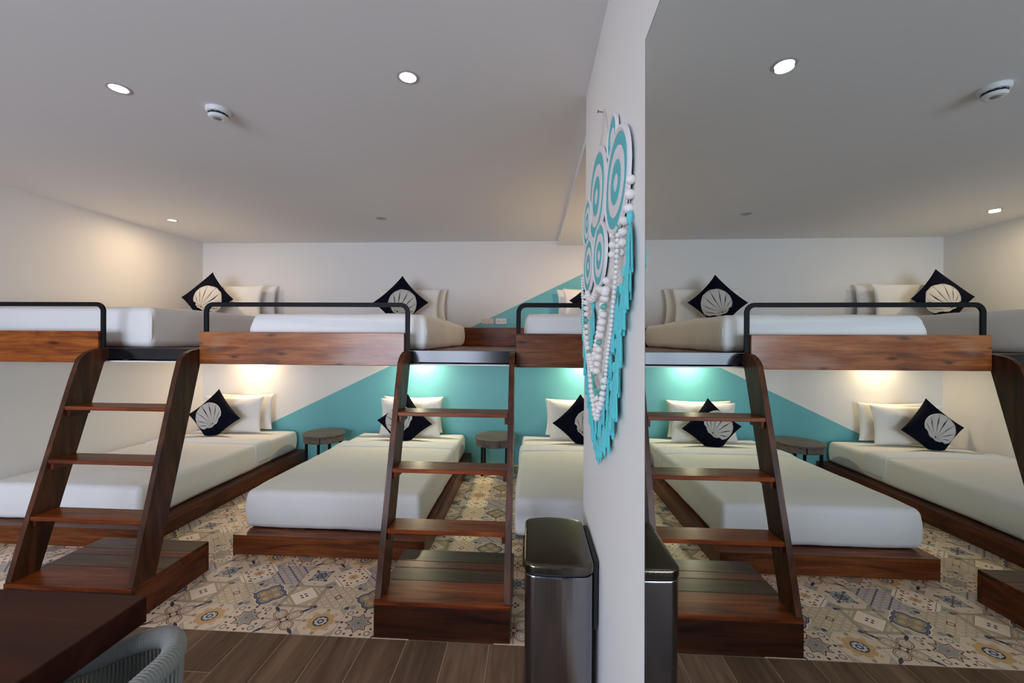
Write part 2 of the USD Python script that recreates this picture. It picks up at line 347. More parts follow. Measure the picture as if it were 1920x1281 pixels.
        c = g.mix(both(ring(man, .58, .012), g.lt(.08, lo)), c, lin(100, 100, 108)); c = g.mix(g.lt(dist(a, b, .40, .40), .045), c, lin(120, 130, 130))
        c = g.mix(g.lt(g.abs(hi - .42) + lo * .6, .05), c, lin(140, 84, 70))
    elif k == 'B3':
        s1, s2 = g.fr((u + v) * 2.0 + .25) - .5, g.fr((u - v) * 4.0) - .5
        c = g.mix(n, lin(190, 174, 164), lin(200, 184, 170)); c = g.mix(g.lt(g.abs(s2), .06), c, lin(122, 116, 128)); c = g.mix(g.lt(g.abs(s1), .05), c, INK)
        du, dv = g.fr((u + v) * 4.0) - .5, g.fr((u - v) * 4.0 + .5) - .5
        c = g.mix(g.lt(g.m('sqrt', du * du + dv * dv), .2), c, lin(132, 126, 138)); c = g.mix(g.lt(.86, man), c, lin(188, 176, 156))
    else:
        c = g.mix(g.lt(.78, man), CREAM2, lin(188, 170, 138)); inb = g.lt(che, .245)
        c = g.mix(inb, c, lin(206, 204, 204))
        c = g.mix(both(ring(che, .23, .018), g.lt(g.fr(lo * 13.0), .55)), c, INK); c = g.mix(both(inb, ring(g.abs(a - b), 0, .02)), c, INK)
        c = g.mix(both(g.lt(che, .17), ring(lo, .055, .016)), c, NAVYC); c = g.mix(ring(che, .115, .014), c, lin(70, 72, 104)); c = g.mix(g.lt(lo, .012) * inb, c, INK)
        c = g.mix(g.lt(dist(a, b, .245, .245), .045), c, BROWN); c = g.mix(g.lt(dist(hi, lo, .42, 0), .03), c, OLIVE)
    c = g.mul(c, g.ramp(n, [(.3, (.95, .95, .95)), (.7, (1.03, 1.03, 1.03))]), .7)
    if k in ('A2', 'B3', 'C2', 'B2', 'A3'): c = g.o('vector_math', 'vector', math_type='scale', vector1=c, scale=1.28)
    return g.make(f'tile_print_{k.lower()}', base_color=c, roughness=.42)
TILES = [[tile_mat(a + str(b)) for a in 'ABC'] for b in (1, 2, 3)]

# ------------------------------------------------------------------ room
XL, YB, ZC, XW, XR = -4.005, 4.843, 2.614, 0.2525, 1.30
YE = 1.977                     # far end of the partition
YF = 1.982                     # joint of planks and tiles
wall = thing('wall_back', kind='structure', label='white back wall with a turquoise painted slope')
add(wall, 'plaster', box(XL - .1, XR + .1, YB, YB + .12, 0, ZC + .1), W_WALL)
zl = lambda x: 1.629 + .482 * (x + .661)
poly = sg.Polygon([(XL, .0), (XR, .0), (XR, zl(XR)), (XL, zl(XL))])
add(wall, 'painted_panel', extrude(poly, .0012, lambda v: np.stack([v[:, 0], YB - v[:, 2], v[:, 1]], -1)), W_TURQ, label='turquoise painted slope')
single('wall_left', box(XL - .12, XL, REAR - .2, YB, 0, ZC + .1), W_WALL, kind='structure', label='white left wall beside the beds')
single('wall_right', box(XW, XW + .13, REAR - .2, YE, 0, ZC + .1), W_WALL, kind='structure', label='white partition wall carrying the mirror and hanging')
single('wall_alcove', box(XR, XR + .1, YE - .1, YB, 0, ZC + .1), W_WALL, kind='structure', label='white wall beside the third bed')
rear = thing('wall_rear', kind='structure', label='wall behind the camera around the glass doors')
add(rear, 'plaster', cat(box(XL, WIN_X0, REAR - .15, REAR, 0, ZC), box(WIN_X1, XW, REAR - .15, REAR, 0, ZC), box(WIN_X0, WIN_X1, REAR - .15, REAR, WIN_Z1, ZC)), W_WALL)
add(rear, 'curtain', extrude(sg.LineString([(WIN_X1 + .1 + i * .02, REAR + .06 + .02 * math.sin(i * 1.3)) for i in range(45)]).buffer(.006), 2.45), CURTAIN)  # unseen dark curtain, added so the steel bin reflects something dark
win = thing('window_1', kind='structure', label='dark framed glass doors behind the camera')
for x in np.linspace(WIN_X0, WIN_X1, 4): add(win, 'frame_post', box(x - .03, x + .03, REAR - .08, REAR - .03, 0, WIN_Z1, .003), GLASS_FRAME)
add(win, 'frame_rail', box(WIN_X0, WIN_X1, REAR - .08, REAR - .03, WIN_Z1 - .05, WIN_Z1, .003), GLASS_FRAME)
ceil = thing('ceiling', kind='structure', label='flat white ceiling with a dropped edge at the right')
add(ceil, 'plasterboard', box(XL - .12, XR + .1, REAR - .2, YB + .12, ZC, ZC + .1), W_CEIL)
add(ceil, 'dropped_soffit', box(.298, XR, YE - .05, YB, 2.562, ZC + .01), W_CEIL)

# floor: printed tiles under the bunks, wood-look planks in front
floor = thing('floor', kind='structure', label='floor of printed tiles and wood-look planks')
add(floor, 'subfloor', box(XL, XR, REAR, YB, -.06, -.006), SUBFLOOR)
add(floor, 'grout_bed', box(XL, XR, REAR, YF, -.006, -.0012), GROUT, label='pale grout between the planks')
PLAT = [(XL, -2.68, 2.71), (-2.005, -.69, 2.69), (-.043, 1.27, 2.675)]
BOXES = [(-2.715, -2.015, 1.985, 2.495), (-.759, -.092, 1.984, 2.487)]
hidden = sg.MultiPolygon([sg.box(a, y, b, YB) for a, b, y in PLAT]).buffer(0).union(shapely.union_all([sg.box(a, c, b, d) for a, b, c, d in BOXES])).union(sg.box(.32, YE + .0, XR, 2.675))
i0, i1 = math.floor((XL - TX0) / TS), math.ceil((XR - TX0) / TS)
for j in range(0, 15):
    for i in range(i0, i1):
        xa, xb, ya, yb = max(TX0 + i * TS, XL), min(TX0 + (i + 1) * TS, XR), TY0 + j * TS, min(TY0 + (j + 1) * TS, YB)
        if xb - xa < .01 or yb - ya < .01: continue
        if hidden.contains(sg.box(xa + .004, ya + .004, xb - .004, yb - .004)): continue
        d = RNG.uniform(-.0003, .0003)
        add(floor, 'tile', box(xa + .0007, xb - .0007, ya + .0007, yb - .0007, -.006, d, .0006), TILES[j % 3][i % 3])
for k in range(-17, 4):
    xa = -.59 + .2 * k
    off = (k * 0.43) % 1.2
    ys = [YF - .003] + [YF - .003 - off - 1.2 * q for q in range(0, 5)]
    if off < .05: ys = ys[:1] + ys[2:]
    for q in range(len(ys) - 1):
        y1, y0 = ys[q], max(ys[q + 1] + .003, REAR)
        if y1 - y0 < .03 or y1 < -1.0: continue
        x0, x1 = max(xa + .0015, XL), min(xa + .1985, XW)
        if x1 - x0 < .01: continue
        add(floor, 'plank', box(x0, x1, y0, y1, -.006, 0, .001), PLANK)

# mirror on the partition
n_ = np.array([1.0, -.0019, .0017])
mx_ = lambda y, z, o=0.0: (.2468 - y * n_[1] - (z - HC) * n_[2]) / n_[0] + o
mp = sg.Polygon([(.938, 2.131), (.899, .10), (-.60, .12), (-.56, 2.16)])
mir = thing('wall_mirror', 'large frameless mirror on the partition reflecting the bunk beds', 'mirror')
inner = mp.buffer(-.010, join_style=2)
def mir_face(poly, o):
    m = trimesh.creation.extrude_polygon(poly, .0005, engine='earcut'); v = np.asarray(m.vertices)
    m.vertices = np.stack([mx_(v[:, 0], v[:, 1], o) - v[:, 2], v[:, 0], v[:, 1]], -1); m.fix_normals(); return m
add(mir, 'mirror_glass', mir_face(inner.buffer(.004, join_style=2), .0005), MIRROR)
def plate():
    m = trimesh.creation.extrude_polygon(mp, 1.0, engine='earcut'); v = np.asarray(m.vertices)
    front = mx_(v[:, 0], v[:, 1], .0006); m.vertices = np.stack([np.where(v[:, 2] > .5, front, XW), v[:, 0], v[:, 1]], -1); m.fix_normals(); return m
add(mir, 'mirror_backing', plate(), MIRROR_EDGE, label='dark bevelled glass edge')

# ------------------------------------------------------------------ ceiling fittings
lights = ['lit round downlight, the left one of the front pair on the ceiling', 'lit round downlight, the right one of the front pair on the ceiling',
          'lit small downlight in the back corner close to the left wall', 'unlit small downlight in the middle of the ceiling near the back wall', 'lit downlight in the dropped soffit above the third bed, hidden by the partition']
for k, (x, y) in enumerate([DOWN[0], DOWN[1], DOWN[2], (-1.435, 3.886), DOWN[3]]):
    z = 2.562 if k == 4 else ZC
    if k == 4: z = 2.562
    t = thing('ceiling_downlight', lights[k], 'downlight', 'recessed ceiling downlights', loc=(x, y, z))
    add(t, 'trim_ring', lathe([(.036, -.0008), (.0362, -.0025), (.040, -.0035), (.047, -.0025), (.050, -.0006), (.050, 0), (.036, 0)], 40, (x, y, z)), TRIM, 40)
    add(t, 'lens', lathe([(0, -.002), (.033, -.002), (.0358, -.0014), (.0358, -.0004), (0, -.0004)], 32, (x, y, z)), LAMP_OFF if k == 3 else LAMP_ON, 40)
x, y = -1.585, 2.01
t = thing('smoke_detector', 'white round smoke detector on the ceiling between the front downlights', 'smoke detector', loc=(x, y, ZC))
add(t, 'base', lathe([(0, 0), (.055, 0), (.055, -.012), (.050, -.020), (.046, -.022), (0, -.022)], 48, (x, y, ZC)), WHITEPLASTIC, 35)
add(t, 'vent_ring', cat(*[box(-.006, .006, .034, .042, -.034, -.021).apply_transform(trimesh.transformations.rotation_matrix(q * math.pi / 5, (0, 0, 1))).apply_translation((x, y, ZC)) for q in range(10)], lathe([(0, -.021), (.034, -.021), (.034, -.034), (0, -.034)], 32, (x, y, ZC))), DARKSLOT)
add(t, 'cap', lathe([(0, -.032), (.043, -.032), (.044, -.037), (.038, -.045), (.028, -.048), (.018, -.046), (.016, -.044), (0, -.044)], 48, (x, y, ZC)), WHITEPLASTIC, 35)
add(t, 'sensor_eye', lathe([(0, -.0435), (.015, -.0435), (.012, -.048), (.004, -.0485), (0, -.0485)], 24, (x, y, ZC)), plain('sensor_grey', lin(120, 116, 114), .3), 35)

# ------------------------------------------------------------------ bed platforms and mattresses
BEDN = ['left', 'middle', 'right']
plat_lab = ['low dark wood bed platform along the left wall', 'low dark wood bed platform in the middle between the side tables', 'low dark wood bed platform at the right behind the bin and partition']
for (xa, xb, yf), lab in zip(PLAT, plat_lab):
    xb2 = xb
    t = thing('bed_platform', lab, 'bed platform', 'low bed platforms', loc=((xa + xb) / 2, yf, 0)); z1 = .131
    add(t, 'front_board', box(xa + .001, xb2 - .001, yf, yf + .022, 0.001, z1 - .0015, .002), WOOD_X)
    add(t, 'side_board', box(xa, xa + .022, yf + .023, YB - .003, 0.001, z1 - .0015, .002), WOOD_Y)
    add(t, 'side_board', box(xb2 - .022, xb2, yf + .023, YB - .003, 0.001, z1 - .0015, .002), WOOD_Y)
    nb = 3; ws = (xb2 - xa - .046) / nb
    for q in range(nb): add(t, 'top_board', box(xa + .023 + q * ws, xa + .023 + (q + 1) * ws - .001, yf + .023, YB - .003, z1 - .022, z1 - .001, .0015), WOOD_Y)
    add(t, 'end_board', box(xa, xb2, yf - .001, yf + .10, z1 - .0012, z1 + .0002), WOOD_X)
LM = [(-3.945, -2.785, 2.80), (-1.97, -.765, 2.80), (-.085, 1.115, 2.80)]
mlab = ['white made-up mattress on the left lower bed under the first ladder', 'white made-up mattress on the middle lower bed', 'white made-up mattress on the right lower bed behind the bin']
for k, ((xa, xb, yf), lab) in enumerate(zip(LM, mlab)):
    t = thing('lower_mattress', lab, 'mattress', 'lower bunk mattresses', loc=((xa + xb) / 2, yf, .132))
    add(t, 'fitted_sheet', softbox(xa, xb, yf, 4.80, .1325, .383, (.03, .035, .04), .020, .06, .004, k, tuck=.010, drop=.10), LINEN, True)
    add(t, 'duvet', softbox(xa - .010, xb + .010, yf - .012, 4.10, .1335, .396, (.030, .036, .040), .022, .035, .014, k + 3, tuck=.012, drop=.10), LINEN, True)
    add(t, 'turned_down_edge', softbox(xa - .015, xb + .015, 4.035, 4.28, .165, .404, (.034, .010, .042), .024, .045, .004, k + 6, tuck=.012, drop=.10), LINEN_FOLD, True, label='turned-down sheet edge')
UM = [(-3.90, -2.565, 2.66, 0, 1.692), (-1.795, -.675, 2.60, 2.4, 1.647), (-.03, 1.15, 2.60, 0, 1.652)]
ulab = ['white mattress on the left upper bunk beside the left wall', 'white mattress on the middle upper bunk', 'white mattress on the right upper bunk behind the partition']
DZ = 1.393
for k, ((xa, xb, yf, ang, zt), lab) in enumerate(zip(UM, ulab)):
    t = thing('upper_mattress', lab, 'mattress', 'upper bunk mattresses', loc=((xa + xb) / 2, yf, DZ + .001))
    m = softbox(xa, xb, yf, 4.655, DZ + .0015, zt - .022, (.028, .045, .048), .020, .04, .018, k + 10, tuck=.014, fr=4.0)
    pip = []
    for xs, s in ((xa, 1), (xb, -1)):
        pts = np.array([(xs + s * .006, yf + .010, z) for z in np.linspace(DZ + .05, zt - .075, 12)]); pts[:, 0] -= s * .012 * np.sin(np.linspace(0, np.pi, 12)); pts[:, 1] -= .012 * np.sin(np.linspace(0, np.pi, 12))
        pip.append(tube(pts, .0070, 6))
    if ang:
        for q in [m] + pip:
            c = np.array([(xa + xb) / 2, yf, 0]); q.vertices = (np.asarray(q.vertices) - c) @ rot((0, 0, 1), ang).T + c
    b = add(t, 'sheeted_body', m, LINEN, True)
    for q in pip: add(t, 'corner_seam', q, LINEN, True, sub=b)

# ------------------------------------------------------------------ loft deck, fascia, rails
FY = 2.532
OPEN = [(-2.755, -2.079), (-.771, -.09)]
deck = thing('loft_deck', 'dark wood loft deck carrying the upper bunks across the room', 'loft deck', loc=(-1.4, FY, DZ))
for q in range(14):
    y0 = FY + .006 + q * .164
    add(deck, 'deck_board', box(XL + .002, XR - .002, y0, min(y0 + .1625, YB - .003), DZ - .022, DZ, .0015), WOOD_DECK)
add(deck, 'underside_panel', box(XL + .002, XR - .002, FY + .006, YB - .003, 1.303, 1.3112), W_WALL, label='white underside panel')
add(deck, 'joist', cat(*[box(x - .02, x + .02, FY + .02, YB - .01, 1.3115, DZ - .0225) for x in np.linspace(XL + .1, XR - .1, 9)]), WOOD_Y)
for (a, b) in OPEN: add(deck, 'edge_channel', extrude(sg.Polygon([(FY - .004, 1.322), (FY + .045, 1.322), (FY + .045, 1.326), (FY, 1.326), (FY, DZ - .004), (FY + .004, DZ - .004), (FY + .004, DZ - .0005), (FY - .004, DZ - .0005)]), b - a - .002, lambda v: np.stack([a + .001 + v[:, 2], v[:, 0], v[:, 1]], -1)), BLACKGLOSS, label='black steel edge channel')
fl = ['rustic orange-brown wooden fascia beam of the left upper bunk', 'rustic wooden fascia beam with patches of pale wood and painted window sheen under the middle upper bunk', 'dark rustic wooden fascia beam of the right upper bunk beside the hanging']
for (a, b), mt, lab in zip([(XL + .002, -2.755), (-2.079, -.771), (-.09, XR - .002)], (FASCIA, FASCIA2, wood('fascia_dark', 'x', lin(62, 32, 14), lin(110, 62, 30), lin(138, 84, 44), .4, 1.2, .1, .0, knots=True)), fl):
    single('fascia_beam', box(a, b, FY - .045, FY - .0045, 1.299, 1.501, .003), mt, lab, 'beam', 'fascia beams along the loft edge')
def rail(xa, xb, za, zb, lab):
    y = FY - .02; w, r = .0135, .045; z1 = 1.687 - w
    pts = []
    if xa is not None:
        pts += [(xa, za), (xa, z1 - r)]; pts += [(xa + r - r * math.cos(t), z1 - r + r * math.sin(t)) for t in np.linspace(0, np.pi / 2, 8)[1:]]
    else: pts += [(XL + .003, z1)]
    if xb is not None:
        pts += [(xb - r + r * math.sin(t), z1 - r + r * math.cos(t)) for t in np.linspace(0, np.pi / 2, 8)]; pts += [(xb, zb)]
    else: pts += [(XR - .003, z1)]
    pl = sg.LineString(pts).buffer(w, cap_style=2, join_style=1)
    m = extrude(pl, .012, lambda v: np.stack([v[:, 0], FY - .024 + v[:, 2] - .006, v[:, 1]], -1))
    single('guard_rail', m, BLACK, lab, 'guard rail', 'black guard rails of the upper bunks')
rail(None, -2.7405, 0, DZ + .001, 'black metal guard rail in front of the left upper mattress, cut by the picture edge')
rail(-2.0485, -.7565, 1.5015, DZ + .001, 'black metal guard rail in front of the middle upper mattress')
rail(-.0755, None, 1.5015, 0, 'black metal guard rail in front of the right upper mattress, ending behind the hanging')
led = thing('headboard_ledge', 'dark wood headboard ledge along the back wall on the loft deck', 'ledge', loc=(-1.4, 4.70, DZ))
add(led, 'front_board', box(XL + .002, XR - .002, 4.70, 4.72, DZ + .001, 1.60, .002), WOOD_X)
add(led, 'top_board', box(XL + .002, XR - .002, 4.72, YB - .003, 1.58, 1.60, .002), WOOD_X)
# bunk spots under the deck
for k, (x, lab) in enumerate(zip((-3.30, -1.27, .62), ('small lit spot under the deck above the left lower bed', 'small lit spot under the deck above the middle lower bed', 'small lit spot under the deck above the right lower bed'))):
    t = thing('bunk_spot_light', lab, 'spot light', 'spot lights under the loft deck', loc=(x, 4.69, 1.303))
    add(t, 'trim_ring', lathe([(.034, 0), (.034, -.006), (.046, -.004), (.048, 0)], 32, (x, 4.69, 1.3028)), TRIM, 40)
    add(t, 'lens', lathe([(0, -.004), (.0335, -.003), (.0335, 0), (0, 0)], 28, (x, 4.69, 1.3028)), LAMP_ON, 40)

# ------------------------------------------------------------------ step boxes and ladders
for (a, b, c, d), lab in zip(BOXES, ('wooden step box at the foot of the left ladder', 'wooden step box at the foot of the right ladder beside the bin')):
    h = .182; t = thing('step_box', lab, 'step box', 'ladder step boxes', loc=((a + b) / 2, c, 0))
    add(t, 'front_board', box(a, b, c, c + .02, .001, h - .0225, .002), WOOD_BOX_SHADED)
    add(t, 'back_board', box(a, b, d - .02, d, .001, h - .0225, .002), WOOD_X)
    for xs in (a, b - .02): add(t, 'side_board', box(xs, xs + .02, c + .0205, d - .0205, .001, h - .0225, .002), WOOD_Y)
    ys = c + (d - c) * np.array([0, .37, .61, .75, 1.0])
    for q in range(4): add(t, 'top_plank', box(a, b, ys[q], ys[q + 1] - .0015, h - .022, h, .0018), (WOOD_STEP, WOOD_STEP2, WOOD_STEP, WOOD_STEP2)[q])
def ladder(xl0, xl1, xr0, xr1, lab):
    """Stiles lean from the box front to the deck edge; xl0/xl1: outer left face at foot and head, likewise right."""
    th, z0, zt = .030, .1825, DZ - .002
    fy = lambda z: 1.988 + (z - .182) * (2.342 - 1.988) / (1.308 - .182)
    fb = 2.135
    pts = [(1.992, z0), (2.125, z0)] + [(2.125 + (z - z0) * (2.503 - 2.125) / (1.327 - z0), z) for z in (.6, 1.0, 1.30)] + [(FY - .006, 1.33), (FY - .006, zt)]
    cy, cz = 2.342, 1.308
    pts += [(2.485, zt), (2.44, zt - .006), (2.40, zt - .022), (2.37, zt - .045), (2.352, zt - .065)] + [(fy(z), z) for z in (1.2, .8, .4)]
    pl = sg.Polygon(pts)
    t = thing('bunk_ladder', lab, 'ladder', 'wooden bunk ladders', loc=((xl0 + xr0) / 2, 1.99, .182))
    def lean(z, a, b): return a + (b - a) * (z - z0) / (zt - z0)
    for a, b, s in ((xl0, xl1, 1), (xr0, xr1, -1)):
        m = extrude(pl.buffer(-.002).buffer(.002), th, lambda v: np.stack([lean(v[:, 1], a, b) + s * v[:, 2], v[:, 0], v[:, 1]], -1))
        add(t, 'stile', m, WOOD_Z)
    for z in (.488, .772, 1.058):
        y0 = fy(z) - .004; y1 = 2.125 + (z - z0) * .3304 - .004
        a, b = lean(z, xl0, xl1) + th + .0005, lean(z, xr0, xr1) - th - .0005
        add(t, 'tread', box(a, b, y0 + .002, y1, z - .022, z, .003), WOOD_STEP)
        for q, s in ((a, 1), (b, -1)):
            add(t, 'cleat', box(min(q, q + s * .018), max(q, q + s * .018), y0 + .015, y1 - .02, z - .060, z - .0225, .002), WOOD_Y)
ladder(-2.715, -2.752, -2.015, -2.082, 'dark wooden ladder with three treads leading to the left upper bunk')
ladder(-.759, -.768, -.092, -.093, 'dark wooden ladder with three treads leading to the deck right of the middle bunk')

# ------------------------------------------------------------------ pillows and cushions
def pad(w, h, t, n=26, seed=0, dent=.06, wr=.012, power=.42):
    """A stuffed pillow in its own plane: x width, z height, y thickness; front is -y."""
    s = np.sin(np.linspace(-1, 1, n) * np.pi / 2); S, T = np.meshgrid(s, s, indexing='ij')
    X = S * w / 2 * (1 - dent * (1 - T ** 2) * np.abs(S) ** 3); Z = T * h / 2 * (1 - dent * (1 - S ** 2) * np.abs(T) ** 3)
    H = t / 2 * np.power(np.clip((1 - S ** 2) * (1 - T ** 2), 0, 1), power)
    P = np.stack([X, Z, H * 0 + seed * 9.1], -1)
    W = (meshkit.fbm(P * 7, 4, seed) - .5) * wr * 2 * np.clip((1 - S ** 2) * (1 - T ** 2) * 3, 0, 1)
    fr = np.stack([X, -(H + W), Z], -1).reshape(-1, 3); bk = np.stack([X, H + W * .5, Z], -1).reshape(-1, 3)
    I = np.arange(n * n).reshape(n, n); q = np.stack([I[:-1, :-1], I[1:, :-1], I[1:, 1:], I[:-1, 1:]], -1).reshape(-1, 4)
    f = np.vstack([q[:, [0, 1, 2]], q[:, [0, 2, 3]]])
    m = trimesh.Trimesh(np.vstack([fr, bk]), np.vstack([f, f[:, ::-1] + n * n]), process=False); m.merge_vertices(digits_vertex=6)
    if m.volume < 0: m.invert()
    return m
def place(v, spin, lean, yaw, c):
    """spin in its plane (deg), lean backwards (deg), turn about z (deg), to centre c."""
    R = rot((0, 0, 1), yaw) @ rot((1, 0, 0), -lean) @ rot((0, 1, 0), -spin)
    return np.asarray(v) @ R.T + np.array(c)
def settle(v, z0):
    """Where it would sink into the bed it spreads instead."""
    v = np.array(v); d = np.clip(z0 - v[:, 2], 0, None); k = d > 0
    cy = v[:, 1].mean(); v[:, 2] = np.where(k, z0 + .002 * np.exp(-d / .02), v[:, 2]); v[:, 1] += np.sign(v[:, 1] - cy) * d * .12
    return v
def white_pillow(c, w, h, lean, yaw, spin, seed, z0, lab, grp):
    m = pad(w, h, .125, 30, seed, .075, .02, .40); m.vertices = settle(place(m.vertices, spin, lean, yaw, c), z0)
    t = thing('white_pillow', lab, 'pillow', grp, loc=(c[0], c[1], z0)); a = add(t, 'pillowcase', m, LINEN2, True)
    # the flat hem around the pillowcase
    s = np.linspace(-1, 1, 30); e = []
    dent = .075
    for k in range(4):
        for q in s[:-1]:
            S, T = [(q, -1), (1, q), (-q, 1), (-1, -q)][k]
            e.append((S * w / 2 * (1 - dent * (1 - T ** 2) * abs(S) ** 3), 0, T * h / 2 * (1 - dent * (1 - S ** 2) * abs(T) ** 3)))
    hem = tube(np.array(e), .0035, 5, closed=True); hem.vertices = settle(place(hem.vertices, spin, lean, yaw, c), z0)
    add(t, 'seam_piping', hem, LINEN2, True, sub=a)
def shell_mesh(size, seed):
    """A raised scallop shell, hinge at the origin, opening towards +z, in the xz plane (y = relief towards -y)."""
    ms = []; nr = 8; a0 = math.radians(78)
    R = lambda p: size * (.27 + .73 * math.cos(p))
    for k in range(nr):
        pc = -a0 + (k + .5) * 2 * a0 / nr; dw = a0 / nr
        P, Q, F = [], [], []
        nu, nv = 9, 15
        for i in range(nu):
            f = i / (nu - 1) * 2 - 1
            for j in range(nv):
                s = .06 + .94 * j / (nv - 1)
                gap = (.988 - .17 * math.exp(-((s - .68) / .20) ** 2) * (.2 + 1.0 * ((k * 37 + seed) % 5) / 5))
                ph = pc + f * dw * gap * (1.0)
                rr = R(ph) * s + (size * .05 * math.sqrt(max(0, 1 - f * f)) * s ** 8)
                bend = .22 * (1 - s) * pc + .10 * math.sin(s * 3)
                P.append((rr * math.sin(ph + bend * s * (1 - s) * 2), -(.0025 + .006 * math.sqrt(max(0, 1 - f * f)) * (1.2 - s * .5)), rr * math.cos(ph + bend * s * (1 - s) * 2) - size * .02))
        for i in range(nu - 1):
            for j in range(nv - 1):
                a = i * nv + j; F += [(a, a + 1, a + nv + 1), (a, a + nv + 1, a + nv)]
        ms.append(trimesh.Trimesh(np.array(P), np.array(F), process=False))
    rim = [(R(p) * 1.02 * math.sin(p) + .0, -.005, R(p) * (1.02 + .025 * abs(math.cos(p * nr * math.pi / (2 * a0)))) * math.cos(p) - size * .02) for p in np.linspace(-a0, a0, 90)]
    ms.append(tube(rim, size * .022, 6))
    for s in (-1, 1): ms.append(tube([(0, -.004, -.03 * size), (s * .13 * size, -.005, -.05 * size), (s * .26 * size, -.005, .02 * size), (s * .24 * size, -.005, .12 * size), (s * .10 * size, -.004, .10 * size)], size * .035, 6))
    return cat(*ms)
def navy_cushion(c, w, spin, lean, yaw, z0, sh, lab, seed):
    """sh = (offset across, offset up, opening direction in degrees from the right, size), seen from the front."""
    n = 30; m = pad(w, w, .15, n, seed, .10, .006, .55)
    base = np.array(m.vertices); fr = base[base[:, 1] <= 1e-6]
    from scipy.interpolate import NearestNDInterpolator, LinearNDInterpolator
    li = LinearNDInterpolator(fr[:, [0, 2]], fr[:, 1], fill_value=0.0)
    m.vertices = settle(place(m.vertices, spin, lean, yaw, c), z0)
    t = thing('navy_cushion', lab, 'cushion', 'navy cushions with embroidered shells', loc=(c[0], c[1], z0))
    a = add(t, 'cover', m, NAVY, True)
    ox, oz, od, size = sh
    s = shell_mesh(size, seed); v = np.array(s.vertices); v[:, 2] -= size * .5
    v = v @ rot((0, 1, 0), -(od - 90)).T
    v[:, 0] += ox; v[:, 2] += oz
    pl = v @ rot((0, 1, 0), -spin)              # shell given upright; into the cushion's own plane
    pl[:, 1] += li(pl[:, [0, 2]]) - .001
    wv = place(pl, spin, lean, yaw, c); wv[:, 2] = np.maximum(wv[:, 2], z0 + .0035)
    add(t, 'shell_embroidery', (wv, np.asarray(s.faces)), SHELL, True, label='raised off-white scallop shell', sub=a)
ZL = [.415, .415, .415]; ZU = [1.705, 1.665, 1.665]
pg = 'white pillows leaning on the back wall'
pw, ph = .70, .415
def two(xc, z, yawa, nm, which):
    white_pillow((xc[0], 4.742, z + ph / 2 - .008), pw, ph, 5, yawa[0], 0, 3 * which + 1, z, f'rear white pillow of the pair standing on the {nm}', pg)
    white_pillow((xc[1], 4.585, z + ph / 2 - .012), pw, ph, 9, yawa[1], 0, 3 * which + 2, z, f'front white pillow behind the navy cushion on the {nm}', pg)
two((-3.395, -3.43), .388, (0, 2), 'left lower bed', 0)
two((-1.36, -1.345), .388, (0, -1), 'middle lower bed', 1)
two((.52, .56), .388, (0, 0), 'right lower bed', 2)
def two_up(xc, z, nm, which):
    white_pillow((xc[0], 4.755, z + .185), pw, .40, 4, 0, 0, 3 * which + 11, z, f'rear white pillow of the pair standing on the {nm}', pg)
    white_pillow((xc[1], 4.60, z + .18), pw, .40, 9, 0, 0, 3 * which + 12, z, f'front white pillow behind the navy cushion on the {nm}', pg)
two_up((-3.37, -3.44), 1.697, 'left upper bunk', 0)
two_up((-1.33, -1.38), 1.652, 'middle upper bunk', 1)
two_up((.64, .70), 1.655, 'right upper bunk', 2)
CW = .43
navy_cushion((-3.50, 4.40, .592), CW, 42, 10, 0, .392, (-.03, .012, 132, .25), 'navy shell cushion on its corner on the left lower bed', 1)
navy_cushion((-1.355, 4.40, .568), CW, 42, 12, 0, .388, (-.055, .035, 132, .25), 'navy shell cushion on its corner on the middle lower bed, partly behind the ladder', 2)
navy_cushion((.535, 4.40, .592), CW, 46, 10, 0, .388, (.08, .0, 48, .25), 'navy shell cushion on its corner on the right lower bed, cut off by the partition', 3)
navy_cushion((-3.57, 4.38, 1.90), CW, 43, 12, 0, 1.699, (.06, -.015, 62, .25), 'navy shell cushion on its corner on the left upper bunk', 4)
navy_cushion((-1.40, 4.38, 1.855), CW, 45, 12, 0, 1.655, (.045, -.01, 66, .25), 'navy shell cushion on its corner on the middle upper bunk', 5)
navy_cushion((.70, 4.38, 1.88), CW, 45, 12, 0, 1.658, (.05, -.01, 60, .25), 'navy shell cushion on its corner on the right upper bunk, mostly hidden', 6)

# ------------------------------------------------------------------ side tables, outlets
for (x, y), lab in zip([(-2.33, 4.56), (-.385, 4.56)], ('round grey side table between the left and middle lower beds', 'round grey side table between the middle and right lower beds, behind the ladder')):
    t = thing('side_table', lab, 'side table', 'round side tables', loc=(x, y, 0)); R = .225
    add(t, 'table_top', lathe([(0, .385), (R - .004, .385), (R, .388), (R, .400), (R - .003, .403), (0, .403)], 56, (x, y, 0)), STOOLTOP, 30)
    add(t, 'drawer_apron', lathe([(0, .315), (R - .014, .315), (R - .012, .318), (R - .012, .384), (0, .384)], 56, (x, y, 0)), STOOLTOP, 30)
    for a in (45, 135, 225, 315):
        q = (x + .185 * math.cos(math.radians(a)), y + .185 * math.sin(math.radians(a)))
        add(t, 'leg', box(q[0] - .012, q[0] + .012, q[1] - .012, q[1] + .012, 0.0005, .3145, .002), BLACK)
    add(t, 'drawer_gap', box(x + .06, x + .063, y - R + .004, y - R + .03, .318, .384), DARKSLOT)
